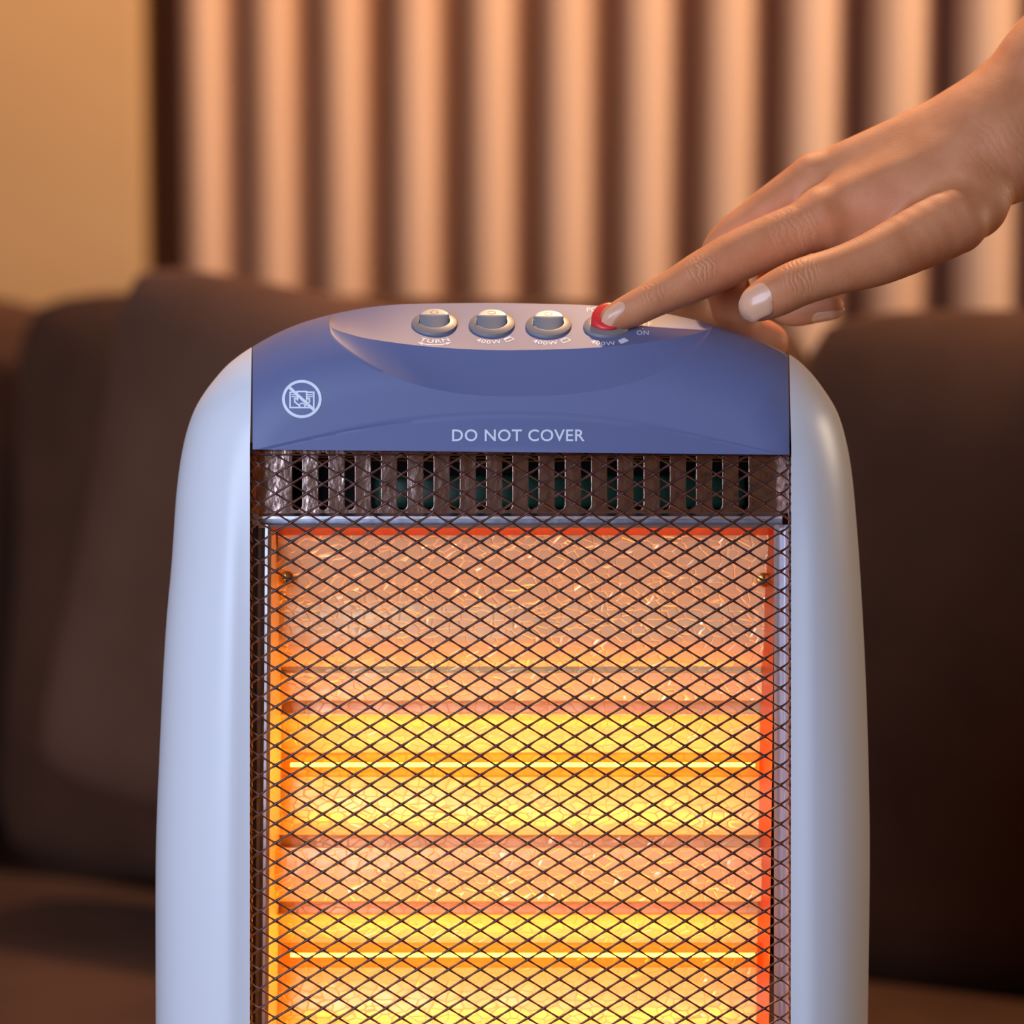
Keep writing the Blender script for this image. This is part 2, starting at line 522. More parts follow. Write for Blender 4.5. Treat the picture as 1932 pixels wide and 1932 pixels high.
def shell(side):
    O = OL if side < 0 else ORr
    ys = np.concatenate([O[0, 1] + (900 - O[0, 1]) * np.linspace(0, 1, 40) ** 1.5, np.linspace(920, 2640, 84)])
    xo = np.interp(ys, O[:, 1], O[:, 0])
    xi = np.interp(ys, [655, 850, 2760], [475, 471.5, 471.5]) if side < 0 else np.interp(ys, [668, 850, 2760], [1489, 1493, 1491])
    na = 26
    a = 1 - np.cos(np.linspace(0, math.pi / 2, na))       # 0 at outline, dense there
    X = xo[:, None] + (xi - xo)[:, None] * a[None]
    Y = np.repeat(ys[:, None], na, 1)
    D = gdepth(X, Y)
    D[:, 0] = DM
    front = Larr(X, Y, D)
    fade = np.clip((ys - 655) / 60, 0, 1)
    back = Larr(X, Y, DM + (DM - D) * 1.0)
    ring = np.concatenate([front[:, ::-1], back[:, 1:]], 1)   # inner front -> outline -> inner back
    nr = ring.shape[1]
    V = ring.reshape(-1, 3)
    F = grid_faces(len(ys), nr)
    for i in range(len(ys) - 1):
        F.append((i * nr + nr - 1, i * nr, (i + 1) * nr, (i + 1) * nr + nr - 1))
    F.append(tuple((len(ys) - 1) * nr + k for k in range(nr)))
    o = mesh_obj('side_shell', V, F, white, heater, sharp=40)
    return o


shell(-1); shell(1)

# top housing: front below the lens, scooped recess, back half
cx = np.unique(np.concatenate([np.linspace(476.5, LX0, 30), LX0 + (LX1 - LX0) * (0.5 - 0.5 * np.cos(np.linspace(0, math.pi, 110))), np.linspace(LX1, 1489.5, 30)]))
xsh = lambda x, y: x - 2.5 * np.clip((x - 1300) / 190, 0, 1) * np.clip((858 - y) / 190, 0, 1)


def band(f0, f1, n, pw=1.0, dfun=hdepth):
    t = np.linspace(0, 1, n) ** pw
    Y = f0(cx)[:, None] + (f1(cx) - f0(cx))[:, None] * t[None]
    X = np.repeat(cx[:, None], n, 1)
    return xsh(X, Y), Y, dfun(X, Y)


parts = []
V = np.zeros((0, 3)); F = []


def addgrid(P, flip=False):
    global V
    F.extend(grid_faces(P.shape[0], P.shape[1], len(V))); V = np.vstack([V, P.reshape(-1, 3)])


X, Y, D = band(fB, fA, 14); X1, Y1, D1 = band(fA, fC, 22)
addgrid(Larr(X, Y, D)); addgrid(Larr(X1, Y1, D1))
X, Y, D = band(fC, fF, 14)
eps = np.where((cx > LX0) & (cx < LX1))[0]
addgrid(Larr(X, Y, D))
# from the panel edge line to the silhouette, outside the lens only
t = np.sin(np.linspace(0, math.pi / 2, 18))
for rng in (cx <= LX0, cx >= LX1):
    xx = cx[rng]; Y = fF(xx)[:, None] + (fT(xx) - fF(xx))[:, None] * t[None]; X = np.repeat(xx[:, None], 18, 1)
    D = gdepth(X, Y); D[:, -1] = DM
    addgrid(Larr(xsh(X, Y), Y, D))
# back half and the sides and underside
t = np.linspace(0, 1, 16) ** 1.6
Y = fT(cx)[:, None] + (fB(cx) - fT(cx))[:, None] * t[None]; X = np.repeat(cx[:, None], 16, 1)
D = 2 * DM - gdepth(X, Y); D[:, 0] = DM
addgrid(Larr(xsh(X, Y), Y, D))
X = np.repeat(cx[:, None], 2, 1); Y = np.repeat(fB(cx)[:, None], 2, 1)
D = np.stack([hdepth(cx, fB(cx)), np.full(len(cx), 0.016)], 1)
addgrid(Larr(X, Y, D))
housing = mesh_obj('top_housing', V, F, blue, heater, sharp=28, merge=2e-5)
# end walls
for xe in (476.5, 1489.5):
    V = np.zeros((0, 3)); F = []
    ys = np.linspace(float(fB(xe)), float(fT(xe)), 20)
    D = gdepth(np.full(20, xe), ys); D[-1] = DM
    D2 = 2 * DM - D
    P = np.stack([Larr(xsh(np.full(20, xe), ys), ys, D), Larr(xsh(np.full(20, xe), ys), ys, D2)], 1)
    addgrid(P)
    mesh_obj('end_wall', V, F, blackm, housing)

# control panel: the lens-shaped sloping face
V = np.zeros((0, 3)); F = []
xx = cx[(cx >= LX0) & (cx <= LX1)]
t = np.linspace(0, 1, 14)
Y = fF(xx)[:, None] + (fT(xx) - fF(xx))[:, None] * t[None]; X = np.repeat(xx[:, None], 14, 1)
D = hdepth(X, Y - 1e-4); D[:, 0] = hdepth(xx, fF(xx) - 1e-3); D[:, -1] = DM
addgrid(Larr(X, Y, D))
panel = mesh_obj('control_panel', V, F, blue, heater)


# ---- printing helpers
def curve_to_mesh(cu):
    o = bpy.data.objects.new('tmp', cu)
    me = bpy.data.meshes.new_from_object(o)
    bpy.data.objects.remove(o)
    v = np.array([tuple(p.co) for p in me.vertices]); f = [tuple(p.vertices) for p in me.polygons]
    return v, f


def text_geo(s, space=1.0):
    cu = bpy.data.curves.new('t', 'FONT'); cu.body = s; cu.size = 1; cu.space_character = space; cu.resolution_u = 4; cu.offset = 0.012
    v, f = curve_to_mesh(cu)
    v = v[:, :2]; mn = v.min(0); mx_ = v.max(0)
    return (v - mn) / (mx_ - mn), f


def strip(pts, wd, closed=False):
    """flat ribbon in pixel space"""
    P = np.array(pts, float); n = len(P); V = []; F = []
    for i in range(n):
        a = P[(i - 1) % n] if (closed or i > 0) else P[0]; b = P[(i + 1) % n] if (closed or i < n - 1) else P[-1]
        t = (b - a) / (np.linalg.norm(b - a) + 1e-9); nn = np.array([-t[1], t[0]])
        V += [P[i] + nn * wd / 2, P[i] - nn * wd / 2]
    for i in range(n if closed else n - 1):
        a = 2 * i; b = 2 * ((i + 1) % n)
        F.append((a, a + 1, b + 1, b))
    return np.array(V), F


def decal(name, geos, m, parent, lift=0.00018, dfun=hdepth, label=None):
    V = []; F = []
    for v, f in geos:
        o = len(V)
        d = dfun(v[:, 0], v[:, 1]) - lift
        V += [tuple(p) for p in Larr(v[:, 0], v[:, 1], d)]
        F += [tuple(i + o for i in q) for q in f]
    o = mesh_obj(name, V, F, m, parent, smooth=False, merge=0, recalc=False)
    if label: o['label'] = label
    return o


def seg(a, b, wd, n=10):
    a = np.array(a, float); b = np.array(b, float)
    return strip([a + (b - a) * t for t in np.linspace(0, 1, n)], wd)


# DO NOT COVER
v, f = text_geo('DO NOT COVER', 1.06)
v = np.stack([853 + v[:, 0] * 250, 832.5 - v[:, 1] * 22.5], 1)
decal('lettering', [(v, f)], printm, housing, 0.0003, label='white printed words DO NOT COVER')

# do-not-cover symbol
cxs, cys = 569.5, 752.8
z7 = lambda x, y: (500 + x / 13.8, 690 + y / 13.8)
G = []
a = np.linspace(0, 2 * math.pi, 64, endpoint=False)
G.append(strip([(cxs + 34.6 * math.cos(q), cys + 33.4 * math.sin(q)) for q in a], 5.4, True))
G.append(seg(z7(640, 570), z7(1285, 1160), 5.6, 16))


def pl(pts, wd=3.0):
    P = [z7(*p) for p in pts]
    for i in range(len(P) - 1):
        d = np.array(P[i + 1]) - np.array(P[i]); u_ = d / (np.linalg.norm(d) + 1e-9) * wd / 2
        G.append(seg(np.array(P[i]) - u_ * 0.9, np.array(P[i + 1]) + u_ * 0.9, wd, 5))


pl([(830, 690), (655, 692), (655, 1090), (1270, 1090), (1270, 692), (1100, 692), (1085, 672), (840, 672), (850, 880)])
pl([(1085, 672), (1085, 900)])
for yy in (752, 805):
    pl([(705, yy), (850, yy)], 2.2); pl([(1090, yy), (1230, yy)], 2.2)
pl([(850, 890), (820, 855), (770, 855), (775, 940), (905, 1045)])
arc = [(965 + 75 * math.cos(q), 1050 - 70 * math.sin(q)) for q in np.linspace(math.pi, 0, 9)]
pl(arc, 2.6); pl([arc[-1], (1120, 975), (1160, 935), (1160, 855), (1110, 855)])
decal('warning_symbol', G, printm, housing, 0.0003, label='white round symbol showing heater must not be covered')

# ---- knobs
knobs = [(819.8, 612.5, 'TURN'), (928.0, 614.0, '400W'), (1034.8, 616.0, '400W'), (1143.8, 617.0, '400W')]
FS = 0.57


def kframe(cx_, cy_):
    d0 = float(hdepth(cx_, cy_)); da = float(hdepth(cx_, cy_ - 6)); db = float(hdepth(cx_, cy_ + 6))
    p = Vector(L(cx_, cy_, d0)); v_ = (Vector(L(cx_, cy_ - 6, da)) - Vector(L(cx_, cy_ + 6, db))).normalized()
    u_ = Vector((1, 0, 0)); n_ = u_.cross(v_).normalized()
    return Matrix(((u_.x, v_.x, n_.x, p.x), (u_.y, v_.y, n_.y, p.y), (u_.z, v_.z, n_.z, p.z), (0, 0, 0, 1)))


k_ = S * 1.02
for i, (kx, ky, word) in enumerate(knobs):
    K = kframe(kx, ky)
    Vv, Ff = lathe([(43.5 * k_, -0.002), (43.5 * k_, 0.0006), (42.6 * k_, 0.0012), (31.0 * k_, 0.0023), (29.6 * k_, 0.0023), (29.0 * k_, 0.0016), (29.0 * k_, -0.002)], 64)
    ring = mesh_obj('button_ring', [K @ Vector(p) for p in Vv], Ff, ringm, heater, sharp=30)
    if i < 3:
        # rocker cap: curved front face up to a straight ridge, flat rear face
        r = 28.2 * k_; H = 0.0047; v0 = 5 * k_
        Vv = []; Ff = []
        nn = 33
        us = np.sin(np.linspace(-math.pi / 2, math.pi / 2, nn)) * r * 0.9995
        rows = []
        for t in np.linspace(0, 1, 7):      # front face
            rows.append([(u_, -math.sqrt(r * r - u_ * u_) * (1 - t) + v0 * t if -math.sqrt(r * r - u_ * u_) < v0 else v0, 0.0022 + (H - 0.0022) * t) for u_ in us])
        top = []
        for t in np.linspace(0, 1, 7):
            top.append([(u_, v0 * (1 - t) + max(math.sqrt(r * r - u_ * u_), 0) * t, H - 0.0002 * t) for u_ in us])
        rear = [top[-1], [(p[0], p[1], 0.0) for p in top[-1]]]
        side = [rows[0], [(p[0], p[1], 0.0) for p in rows[0]]]
        for grp in (rows, top, rear, side):
            o_ = len(Vv)
            for rw in grp: Vv += rw
            Ff += grid_faces(len(grp), nn, o_)
        cap = mesh_obj('push_button', [K @ Vector(p) for p in Vv], Ff, capm, ring, sharp=30, merge=1e-6)
        a = np.linspace(0, 2 * math.pi, 32, endpoint=False)
        vv, ff = strip([(7 * math.cos(q), 16.5 + 6.0 * math.sin(q)) for q in a], 1.6, True)
        mesh_obj('off_mark', [K @ Vector((p[0] * k_, p[1] * k_, H + 0.00012)) for p in vv], ff, ringm, cap, smooth=False, merge=0)
        cap['label'] = 'metallic grey rocker button'
    else:
        prof = [(0.0, 0.0070), (14, 0.0070), (22, 0.0069), (27.5, 0.0066), (30.5, 0.0060), (31.5, 0.0050), (30.8, 0.0041), (28.6, 0.002), (28.6, 0.0)]
        Vv, Ff = lathe([(a_ * k_, h_) for a_, h_ in prof], 56)
        Vq = []
        for (x_, y_, h_) in Vv:
            h2 = h_ * (1 + 0.42 * y_ / (29 * k_)) if h_ > 0.004 else h_
            Vq.append(K @ Vector((x_ + 0.25 * max(h_ - 0.002, 0), y_, h2)))
        cap = mesh_obj('push_button', Vq, Ff, redm, ring, sharp=50)
        cap['label'] = 'red round power button under the fingertip'
        KR = K
    # arc lettering around the lower side of the knob

    def wrap(v, s0, s1, r0, r1):
        s = s0 + v[:, 0] * (s1 - s0); r_ = r0 + (r1 - r0) * v[:, 1]; an = s / ((r0 + r1) / 2)
        return np.stack([kx + r_ * np.sin(an), ky + r_ * np.cos(an) * FS], 1)

    tv, tf = text_geo(word, 1.1)
    G = []
    if word == 'TURN':
        G.append((wrap(tv, -28, 28, 61, 48.5), tf))
        ar = [(kx + 68 * math.sin(q), ky + 67 * math.cos(q) * FS) for q in np.linspace(-0.36, 0.36, 20)]
        G.append(strip(ar, 1.7))
        for sg in (-1, 1):
            q0 = sg * 0.34; q1 = sg * 0.50
            G.append((np.array([(kx + 64 * math.sin(q0), ky + 63 * math.cos(q0) * FS), (kx + 72 * math.sin(q0), ky + 71 * math.cos(q0) * FS), (kx + 67 * math.sin(q1), ky + 66 * math.cos(q1) * FS)]), [(0, 1, 2)]))
    else:
        G.append((wrap(tv, -30, 18, 61, 48.5), tf))
        def rp(s, r_): return (kx + r_ * math.sin(s / 55), ky + r_ * math.cos(s / 55) * FS)
        c = [rp(26, 50), rp(41, 50), rp(41, 61.5), rp(26, 61.5)]
        for q in range(4): G.append(seg(c[q], c[(q + 1) % 4], 1.5, 4))
        fill = {1: (50, 54), 2: (50, 52), 3: (50, 61)}[i]
        G.append((np.array([rp(26, fill[0]), rp(41, fill[0]), rp(41, fill[1]), rp(26, fill[1])]), [(0, 1, 2, 3)]))
    decal('lettering', G, printm, panel, 0.0002)
G = []
for s, x0, x1, y0, y1 in (('OFF', 1198, 1229, 615.5, 607), ('ON', 1201, 1224, 632, 623.5), ('POWER', 1107, 1162, 588, 580)):
    tv, tf = text_geo(s, 1.1)
    G.append((np.stack([x0 + tv[:, 0] * (x1 - x0), y0 + tv[:, 1] * (y1 - y0)], 1), tf))
G.append(seg((1212, 618.5), (1214, 621.5), 1.6, 3))
decal('lettering', G, printm, panel, 0.0002)


# ---- front cavity: vent plate, ledge, reflector, strips
def plate_with_slots(name, x0, x1, y0, y1, slots, depth, thick, m, parent):
    cu = bpy.data.curves.new('p', 'CURVE'); cu.dimensions = '2D'; cu.fill_mode = 'BOTH'; cu.extrude = thick / 2; cu.bevel_depth = 0.00025
    def sp(pts):
        s_ = cu.splines.new('POLY'); s_.points.add(len(pts) - 1); s_.use_cyclic_u = True
        for q, p in zip(s_.points, pts): q.co = (p[0], p[1], 0, 1)
    k = 1 + depth / DC
    tr_ = lambda x, y: ((x - 966) * S * k, (966 - y) * S * k)
    sp([tr_(x0, y0), tr_(x1, y0), tr_(x1, y1), tr_(x0, y1)])
    for (a, b, c, d) in slots:
        r = (b - a) / 2
        pts = [tr_((a + b) / 2 + r * math.cos(q), d - r + r * math.sin(q)) for q in np.linspace(0, math.pi, 10)]
        pts += [tr_((a + b) / 2 + r * math.cos(q), c + r + r * math.sin(q)) for q in np.linspace(math.pi, 2 * math.pi, 10)]
        sp(pts)
    v, f = curve_to_mesh(cu)
    return mesh_obj(name, [(p[0], depth + p[2], p[1]) for p in v], f, m, parent, smooth=False)


slots = [(550.5 + 49.5 * i, 571.5 + 49.5 * i, 853, 963) for i in range(18)]
plate_with_slots('vent_plate', 470, 1496, 836, 968, slots, 0.030, 0.0012, chrome, heater)


def sheet(name, prof, x0, x1, m, parent, nx=2):
    """swept profile of (y_px, depth); x0/x1 numbers or functions of y"""
    V = np.zeros((0, 3)); xs = np.linspace(0, 1, nx)
    Y = np.array([p[0] for p in prof]); D = np.array([p[1] for p in prof])
    a = np.array([x0(y) if callable(x0) else x0 for y in Y]); b = np.array([x1(y) if callable(x1) else x1 for y in Y])
    P = np.stack([Larr(a + (b - a) * t, Y, D) for t in xs], 0)
    return mesh_obj(name, P.reshape(-1, 3), grid_faces(nx, len(prof)), m, parent, sharp=40, recalc=False)


sheet('ledge', [(966, 0.0306), (969, 0.026), (974, 0.0235), (979, 0.0235), (982, 0.028), (985, 0.0275), (987, 0.023), (990, 0.021), (996, 0.0215)], 488, 1476, chrome2, heater)
sheet('top_strip', [(995.5, 0.0215), (1012, 0.038)], 508, 1463, dim_strip, heater)
xa = lambda y: 524 - (y - 1010) * 0.015
xb = lambda y: 1450 - (y - 1010) * 0.012


def trough(y0, y1, d0, d1, n=14):
    c = (y0 + y1) / 2; h = (y1 - y0) / 2
    return [(c - h * math.cos(t), d0 + (d1 - d0) * math.sin(t)) for t in np.linspace(0, math.pi, n)]


prof = [(1010, 0.036), (1080, 0.0405), (1135, 0.0445), (1145, 0.0448), (1200, 0.0445), (1222, 0.0450), (1268, 0.0515), (1270, 0.0485), (1321, 0.0490), (1323, 0.061), (1345, 0.061), (1347, 0.050)]
prof += trough(1350, 1575, 0.0500, 0.061) + [(1577, 0.063), (1598, 0.063), (1600, 0.0445), (1645, 0.0425), (1700, 0.0445), (1702, 0.060), (1722, 0.060), (1724, 0.050)]
prof += trough(1726, 1950, 0.048, 0.062) + [(1960, 0.0445), (2005, 0.0425), (2050, 0.0445)]
prof += trough(2058, 2310, 0.048, 0.062) + [(2314, 0.045), (2420, 0.045)]
reflector = sheet('reflector', prof, xa, xb, refl, heater, 3)


def vstrip(name, pts, y0, y1, m, parent=heater, n=2, drift=0.0):
    """vertical strip; pts = [(x, depth), ...]"""
    ys = np.linspace(y0, y1, n)
    P = np.stack([Larr(np.array([p[0] for p in pts]) - (y - 1010) * drift, np.full(len(pts), y), np.array([p[1] for p in pts])) for y in ys], 0)
    return mesh_obj(name, P.reshape(-1, 3), grid_faces(n, len(pts)), m, parent, sharp=25, recalc=False)


vstrip('side_strip', [(536, 0.052), (507, 0.0215)], 996, 2420, lit_strip, drift=0.015)
vstrip('side_strip', [(1438, 0.052), (1462, 0.0215)], 996, 2420, dim_strip, drift=0.012)
vstrip('edge_rail', [(512, 0.0215), (505, 0.0205), (500, 0.0205), (497, 0.025), (493, 0.029), (487, 0.030), (484, 0.040), (470, 0.042)], 990, 2420, chrome2, drift=0.006)
vstrip('edge_rail', [(1460, 0.0215), (1466, 0.0205), (1470, 0.0205), (1473, 0.027), (1478, 0.0275), (1482, 0.022), (1490, 0.020), (1500, 0.022)], 990, 2420, chrome2, drift=0.0)

# back board and inner parts seen through the slots
box_obj('back_board', ((982 - 966) * S, 0.078, (966 - 1700) * S), (0.235, 0.002, 0.46), 0.0005, blackm, heater)
box_obj('inner_block', ((1060 - 966) * S, 0.066, (966 - 926) * S), (0.175, 0.02, 0.0155), 0.003, greenm, heater)
V = []; F = []
for yy in (863, 869):
    tube(V, F, [L(x, yy + 1.0 * math.sin(x * 0.013 + yy), 0.040) for x in range(480, 1496, 24)], 0.00045, 8)
mesh_obj('inner_wire', V, F, goldm, heater)
# screws on the reflector
for sx, sy in ((541, 1091), (1441, 1094)):
    Vv, Ff = lathe([(0, 0.0016), (2.2e-3, 0.0014), (3.2e-3, 0.0008), (3.5e-3, 0), (3.5e-3, -0.001)], 24)
    c = Vector(L(sx, sy, 0.0375))
    scw = mesh_obj('screw', [(c.x + p[0], c.y - p[2], c.z + p[1]) for p in Vv], Ff, goldm, heater)
    Vv = []; Ff = []
    for (dx, dz) in ((2.1e-3, 0), (0, 2.1e-3)):
        tube(Vv, Ff, [(c.x - dx, c.y - 0.0015, c.z - dz), (c.x + dx, c.y - 0.0015, c.z + dz)], 0.0003, 6)
    mesh_obj('cross_slot', Vv, Ff, blackm, scw)

# heating tubes
for ty in (1443, 1802, 2165):
    dd = 0.029
    V = []; F = []
    tube(V, F, [L(x, ty, dd) for x in (531, 600, 966, 1360, 1440)], 24 * S, 24, False)
    tb_ = mesh_obj('heating_tube', V, F, glass, heater)
    V = []; F = []
    n = 90
    tube(V, F, [L(548 + (1424 - 548) * i / n, ty, dd) for i in range(n + 1)], [0.00090 + 0.00008 * (i % 2) for i in range(n + 1)], 8)
    f_ = mesh_obj('filament', V, F, fil, tb_)
    f_['label'] = 'glowing orange filament'

# wire guard of expanded diamonds, folded back at both sides
GR = 12.0; GXL = 474.0 + GR; GXR = 1490.0 - GR; GD = 0.0045


def gmap(s, y):
    d = GD + 0.0006 * math.sin((y - 850) / 1900 * math.pi)
    q = GR * math.pi / 2
    if s < GXL:
        e_ = GXL - s
        if e_ < q: a_ = e_ / GR; return L(GXL - GR * math.sin(a_), y, d + GR * S * (1 - math.cos(a_)))
        return L(GXL - GR, y, d + GR * S + (e_ - q) * S)
    if s > GXR:
        e_ = s - GXR
        if e_ < q: a_ = e_ / GR; return L(GXR + GR * math.sin(a_), y, d + GR * S * (1 - math.cos(a_)))
        return L(GXR + GR, y, d + GR * S + (e_ - q) * S)
    return L(s, y, d)


V = []; F = []
HX, HY = 29.75, 18.32; X0g, Y0g = 1025.3, 1133.0
i0 = int((GXL - 85 - X0g) / HX); i1 = int((GXR + 85 - X0g) / HX)
j0 = int((852 - Y0g) / HY); j1 = int((2415 - Y0g) / HY)


def nodeat(i, j):
    return X0g + i * HX, Y0g + j * HY + (i * HX) * 0.0006


for i in range(i0, i1):
    for j in range(j0, j1):
        if (i + j) % 2: continue
        for dj in (-1, 1):
            if j + dj < j0: continue
            xA, yA = nodeat(i, j); xB, yB = nodeat(i + 1, j + dj)
            nseg = 4 if (xA < GXL + 30 or xB > GXR - 30) else 2
            r0 = 1.75 * S * (1.22 if dj < 0 else 1.0)
            pts = []; rad = []
            for q in range(nseg + 1):
                t_ = q / nseg
                pts.append(gmap(xA + (xB - xA) * t_, yA + (yB - yA) * t_))
                rad.append(r0 * (1.45 if q in (0, nseg) else 0.92))
            tube(V, F, pts, rad, 6, False)
# top edge strand
for a_ in range(i0, i1):
    x_, y_ = nodeat(a_, j0)
    tube(V, F, [gmap(x_, y_), gmap(x_ + HX, y_)], 1.8 * S, 6, False)
me = bpy.data.meshes.new('wire_guard'); me.from_pydata([tuple(v) for v in V], [], F)
me.polygons.foreach_set('use_smooth', [True] * len(me.polygons)); me.materials.append(wirem); me.update()
guard = bpy.data.objects.new('wire_guard', me); COL.objects.link(guard); guard.parent = heater
guard['label'] = 'black diamond mesh guard'

# lower body and foot (below the picture)
box_obj('lower_panel', ((982 - 966) * S, 0.045, (966 - 2530) * S), (0.243, 0.080, 0.052), 0.006, blue, heater)
bm = bmesh.new()
zt = (M @ Vector((0, 0.045, (966 - 2635) * S))).z
yc = (M @ Vector((0, 0.045, (966 - 2635) * S))).y
rounded_box(bm, (0.004, yc, (TZ + zt) / 2 + 0.0004), (0.30, 0.20, zt - TZ - 0.0008), 0.012, 4)
for v in bm.verts: v.co = Minv @ v.co
bm_obj('foot', bm, blue, heater)

# ------------------------------------------------------------------ the hand: one continuous skin from a distance field
def hp(x, y, d): return np.array(L(x, y, d / 1000.0))
def hr(px, d): return px * S * (1 + d / 1000.0 / DC)


def cone(P, a, b, sq=None):
    """a, b = (x, y, depth mm, radius px); tapered capsule distance"""
    A = hp(*a[:3]); B = hp(*b[:3]); ra = hr(a[3], a[2]); rb = hr(b[3], b[2])
    ab = B - A
    t = np.clip(((P - A) @ ab) / (ab @ ab), 0, 1)
    q = P - A - t[..., None] * ab
    return np.sqrt((q * q).sum(-1)) - (ra + t * (rb - ra))


def smin(a, b, k):
    h = np.clip(0.5 + 0.5 * (b - a) / k, 0, 1)
    return b + (a - b) * h - k * h * (1 - h)


def chain(P, pts, k):
    d = None
    pts = [tuple(q) for q in catmull(pts, 6)]
    for a, b in zip(pts[:-1], pts[1:]):
        c = cone(P, a, b); d = c if d is None else smin(d, c, k)
    return d


W_ = (1905, 262, 58)
INDEX = [(1545, 418, 38, 50), (1420, 470, 35, 48), (1335, 513, 31, 44.5), (1280, 542, 28.5, 37.5), (1232, 565, 26.5, 33), (1190, 586, 25, 30.5), (1156, 601, 24.5, 24.5)]
MIDDLE = [(1538, 345, 60, 54), (1440, 412, 60, 46), (1366, 476, 60, 42), (1378, 560, 72, 40), (1400, 618, 82, 38), (1450, 646, 86, 37)]
RING = [(1610, 320, 82, 50), (1490, 440, 82, 40), (1465, 530, 76, 36), (1490, 583, 68, 30), (1568, 577, 60, 25)]
PINKY = [(1690, 330, 102, 46), (1585, 430, 100, 34), (1570, 490, 92, 30), (1640, 500, 84, 25)]
THUMB = [(1800, 415, 24, 66), (1665, 482, 13, 53), (1590, 508, 8, 44), (1512, 532, 5, 43), (1462, 556, 4, 41), (1428, 573, 4.5, 33)]


def sdf(P):
    wr = (1880, 270, 56, 110)
    palm = cone(P, (1880, 290, 46, 96), (1560, 405, 42, 55))
    palm = smin(palm, cone(P, (1885, 243, 58, 104), (1545, 345, 60, 54)), 0.010)
    palm = smin(palm, cone(P, (1885, 262, 66, 98), (1615, 320, 82, 50)), 0.010)
    palm = smin(palm, cone(P, (1880, 290, 76, 92), (1695, 335, 102, 46)), 0.010)
    palm = smin(palm, cone(P, (1830, 380, 34, 74), (1600, 440, 46, 46)), 0.010)
    arm = smin(cone(P, (1880, 262, 58, 112), (2030, 132, 62, 122)), cone(P, (2030, 132, 62, 122), (2330, -110, 70, 165)), 0.02)
    palm = smin(palm, arm, 0.012)
    palm = smin(palm, cone(P, (1925, 128, 84, 44), (1950, 118, 84, 44)), 0.010)      # wrist bone
    # extensor tendons and knuckles
    thumb = chain(P, THUMB, 0.001)
    body = palm
    fi = smin(palm, chain(P, INDEX, 0.001), 0.007)
    fm = smin(palm, chain(P, MIDDLE, 0.001), 0.004)
    frr = smin(palm, chain(P, RING, 0.001), 0.004)
    fp = smin(palm, chain(P, PINKY, 0.001), 0.004)
    ft = smin(palm, thumb, 0.0045)
    d = np.minimum(np.minimum(np.minimum(fi, fm), np.minimum(frr, fp)), ft)
    # fold between the index finger and the thumb
    cr = np.minimum(np.minimum(cone(P, (1672, 392, 8, 2), (1620, 425, 6, 5)), cone(P, (1620, 425, 6, 5), (1560, 462, 5, 6))), cone(P, (1560, 462, 5, 6), (1470, 496, 2, 7)))
    d = -smin(-d, cr - 0.0, 0.003) if False else np.maximum(d, d)
    # DIP fold of the middle finger
    g = cone(P, (1382, 620, 60, 2.4), (1404, 604, 60, 2.4))
    d = np.maximum(d, -g)
    return d


def surface_nets(f, org, h):
    nx, ny, nz = f.shape
    ins = f < 0
    c = [ins[i:nx - 1 + i, j:ny - 1 + j, k:nz - 1 + k] for i in (0, 1) for j in (0, 1) for k in (0, 1)]
    anyi = np.logical_or.reduce(c); alli = np.logical_and.reduce(c)
    act = np.argwhere(anyi & ~alli)
    idx = -np.ones((nx - 1, ny - 1, nz - 1), np.int64); idx[tuple(act.T)] = np.arange(len(act))
    acc = np.zeros((len(act), 3)); cnt = np.zeros(len(act))
    corners = [(i, j, k) for i in (0, 1) for j in (0, 1) for k in (0, 1)]
    for a in corners:
        for ax in range(3):
            if a[ax]: continue
            b = list(a); b[ax] = 1
            A = act + a; B = act + b
            fa = f[tuple(A.T)]; fb = f[tuple(B.T)]
            m_ = (fa < 0) != (fb < 0)
            t = np.where(m_, fa / np.where(m_, fa - fb, 1), 0)
            p = np.array(a, float)[None].repeat(len(act), 0); p[:, ax] = t
            acc[m_] += p[m_]; cnt[m_] += 1
    v = (act + acc / cnt[:, None]) * h + org
    F = []
    for ax in range(3):
        o1, o2 = [q for q in range(3) if q != ax]
        s0 = [slice(None)] * 3; s1 = [slice(None)] * 3
        s0[ax] = slice(0, -1); s1[ax] = slice(1, None)
        ch = np.argwhere(ins[tuple(s0)] != ins[tuple(s1)])
        ch = ch[(ch[:, o1] > 0) & (ch[:, o2] > 0) & (ch[:, o1] < f.shape[o1] - 1) & (ch[:, o2] < f.shape[o2] - 1)]
        e1 = np.zeros(3, int); e1[o1] = 1; e2 = np.zeros(3, int); e2[o2] = 1
        q = np.stack([idx[tuple((ch - e1 - e2).T)], idx[tuple((ch - e2).T)], idx[tuple(ch.T)], idx[tuple((ch - e1).T)]], 1)
        fl = ins[tuple(ch.T)]
        if ax == 1: fl = ~fl
        q = np.where(fl[:, None], q, q[:, ::-1])
        F.append(q)
    return v, np.vstack(F)


skin = mat('brown_skin', (0.50, 0.235, 0.125), 0.50)
sb = skin.node_tree.nodes['Principled BSDF']
sb.inputs['Subsurface Weight'].default_value = 0.12
sb.inputs['Subsurface Radius'].default_value = (0.6, 0.22, 0.12)
sb.inputs['Subsurface Scale'].default_value = 0.006
sb.inputs['Roughness'].default_value = 0.57
tint(skin, (0.62, 0.215, 0.085), (0.76, 0.305, 0.138), 55, 0.3, 0.7, detail=4)
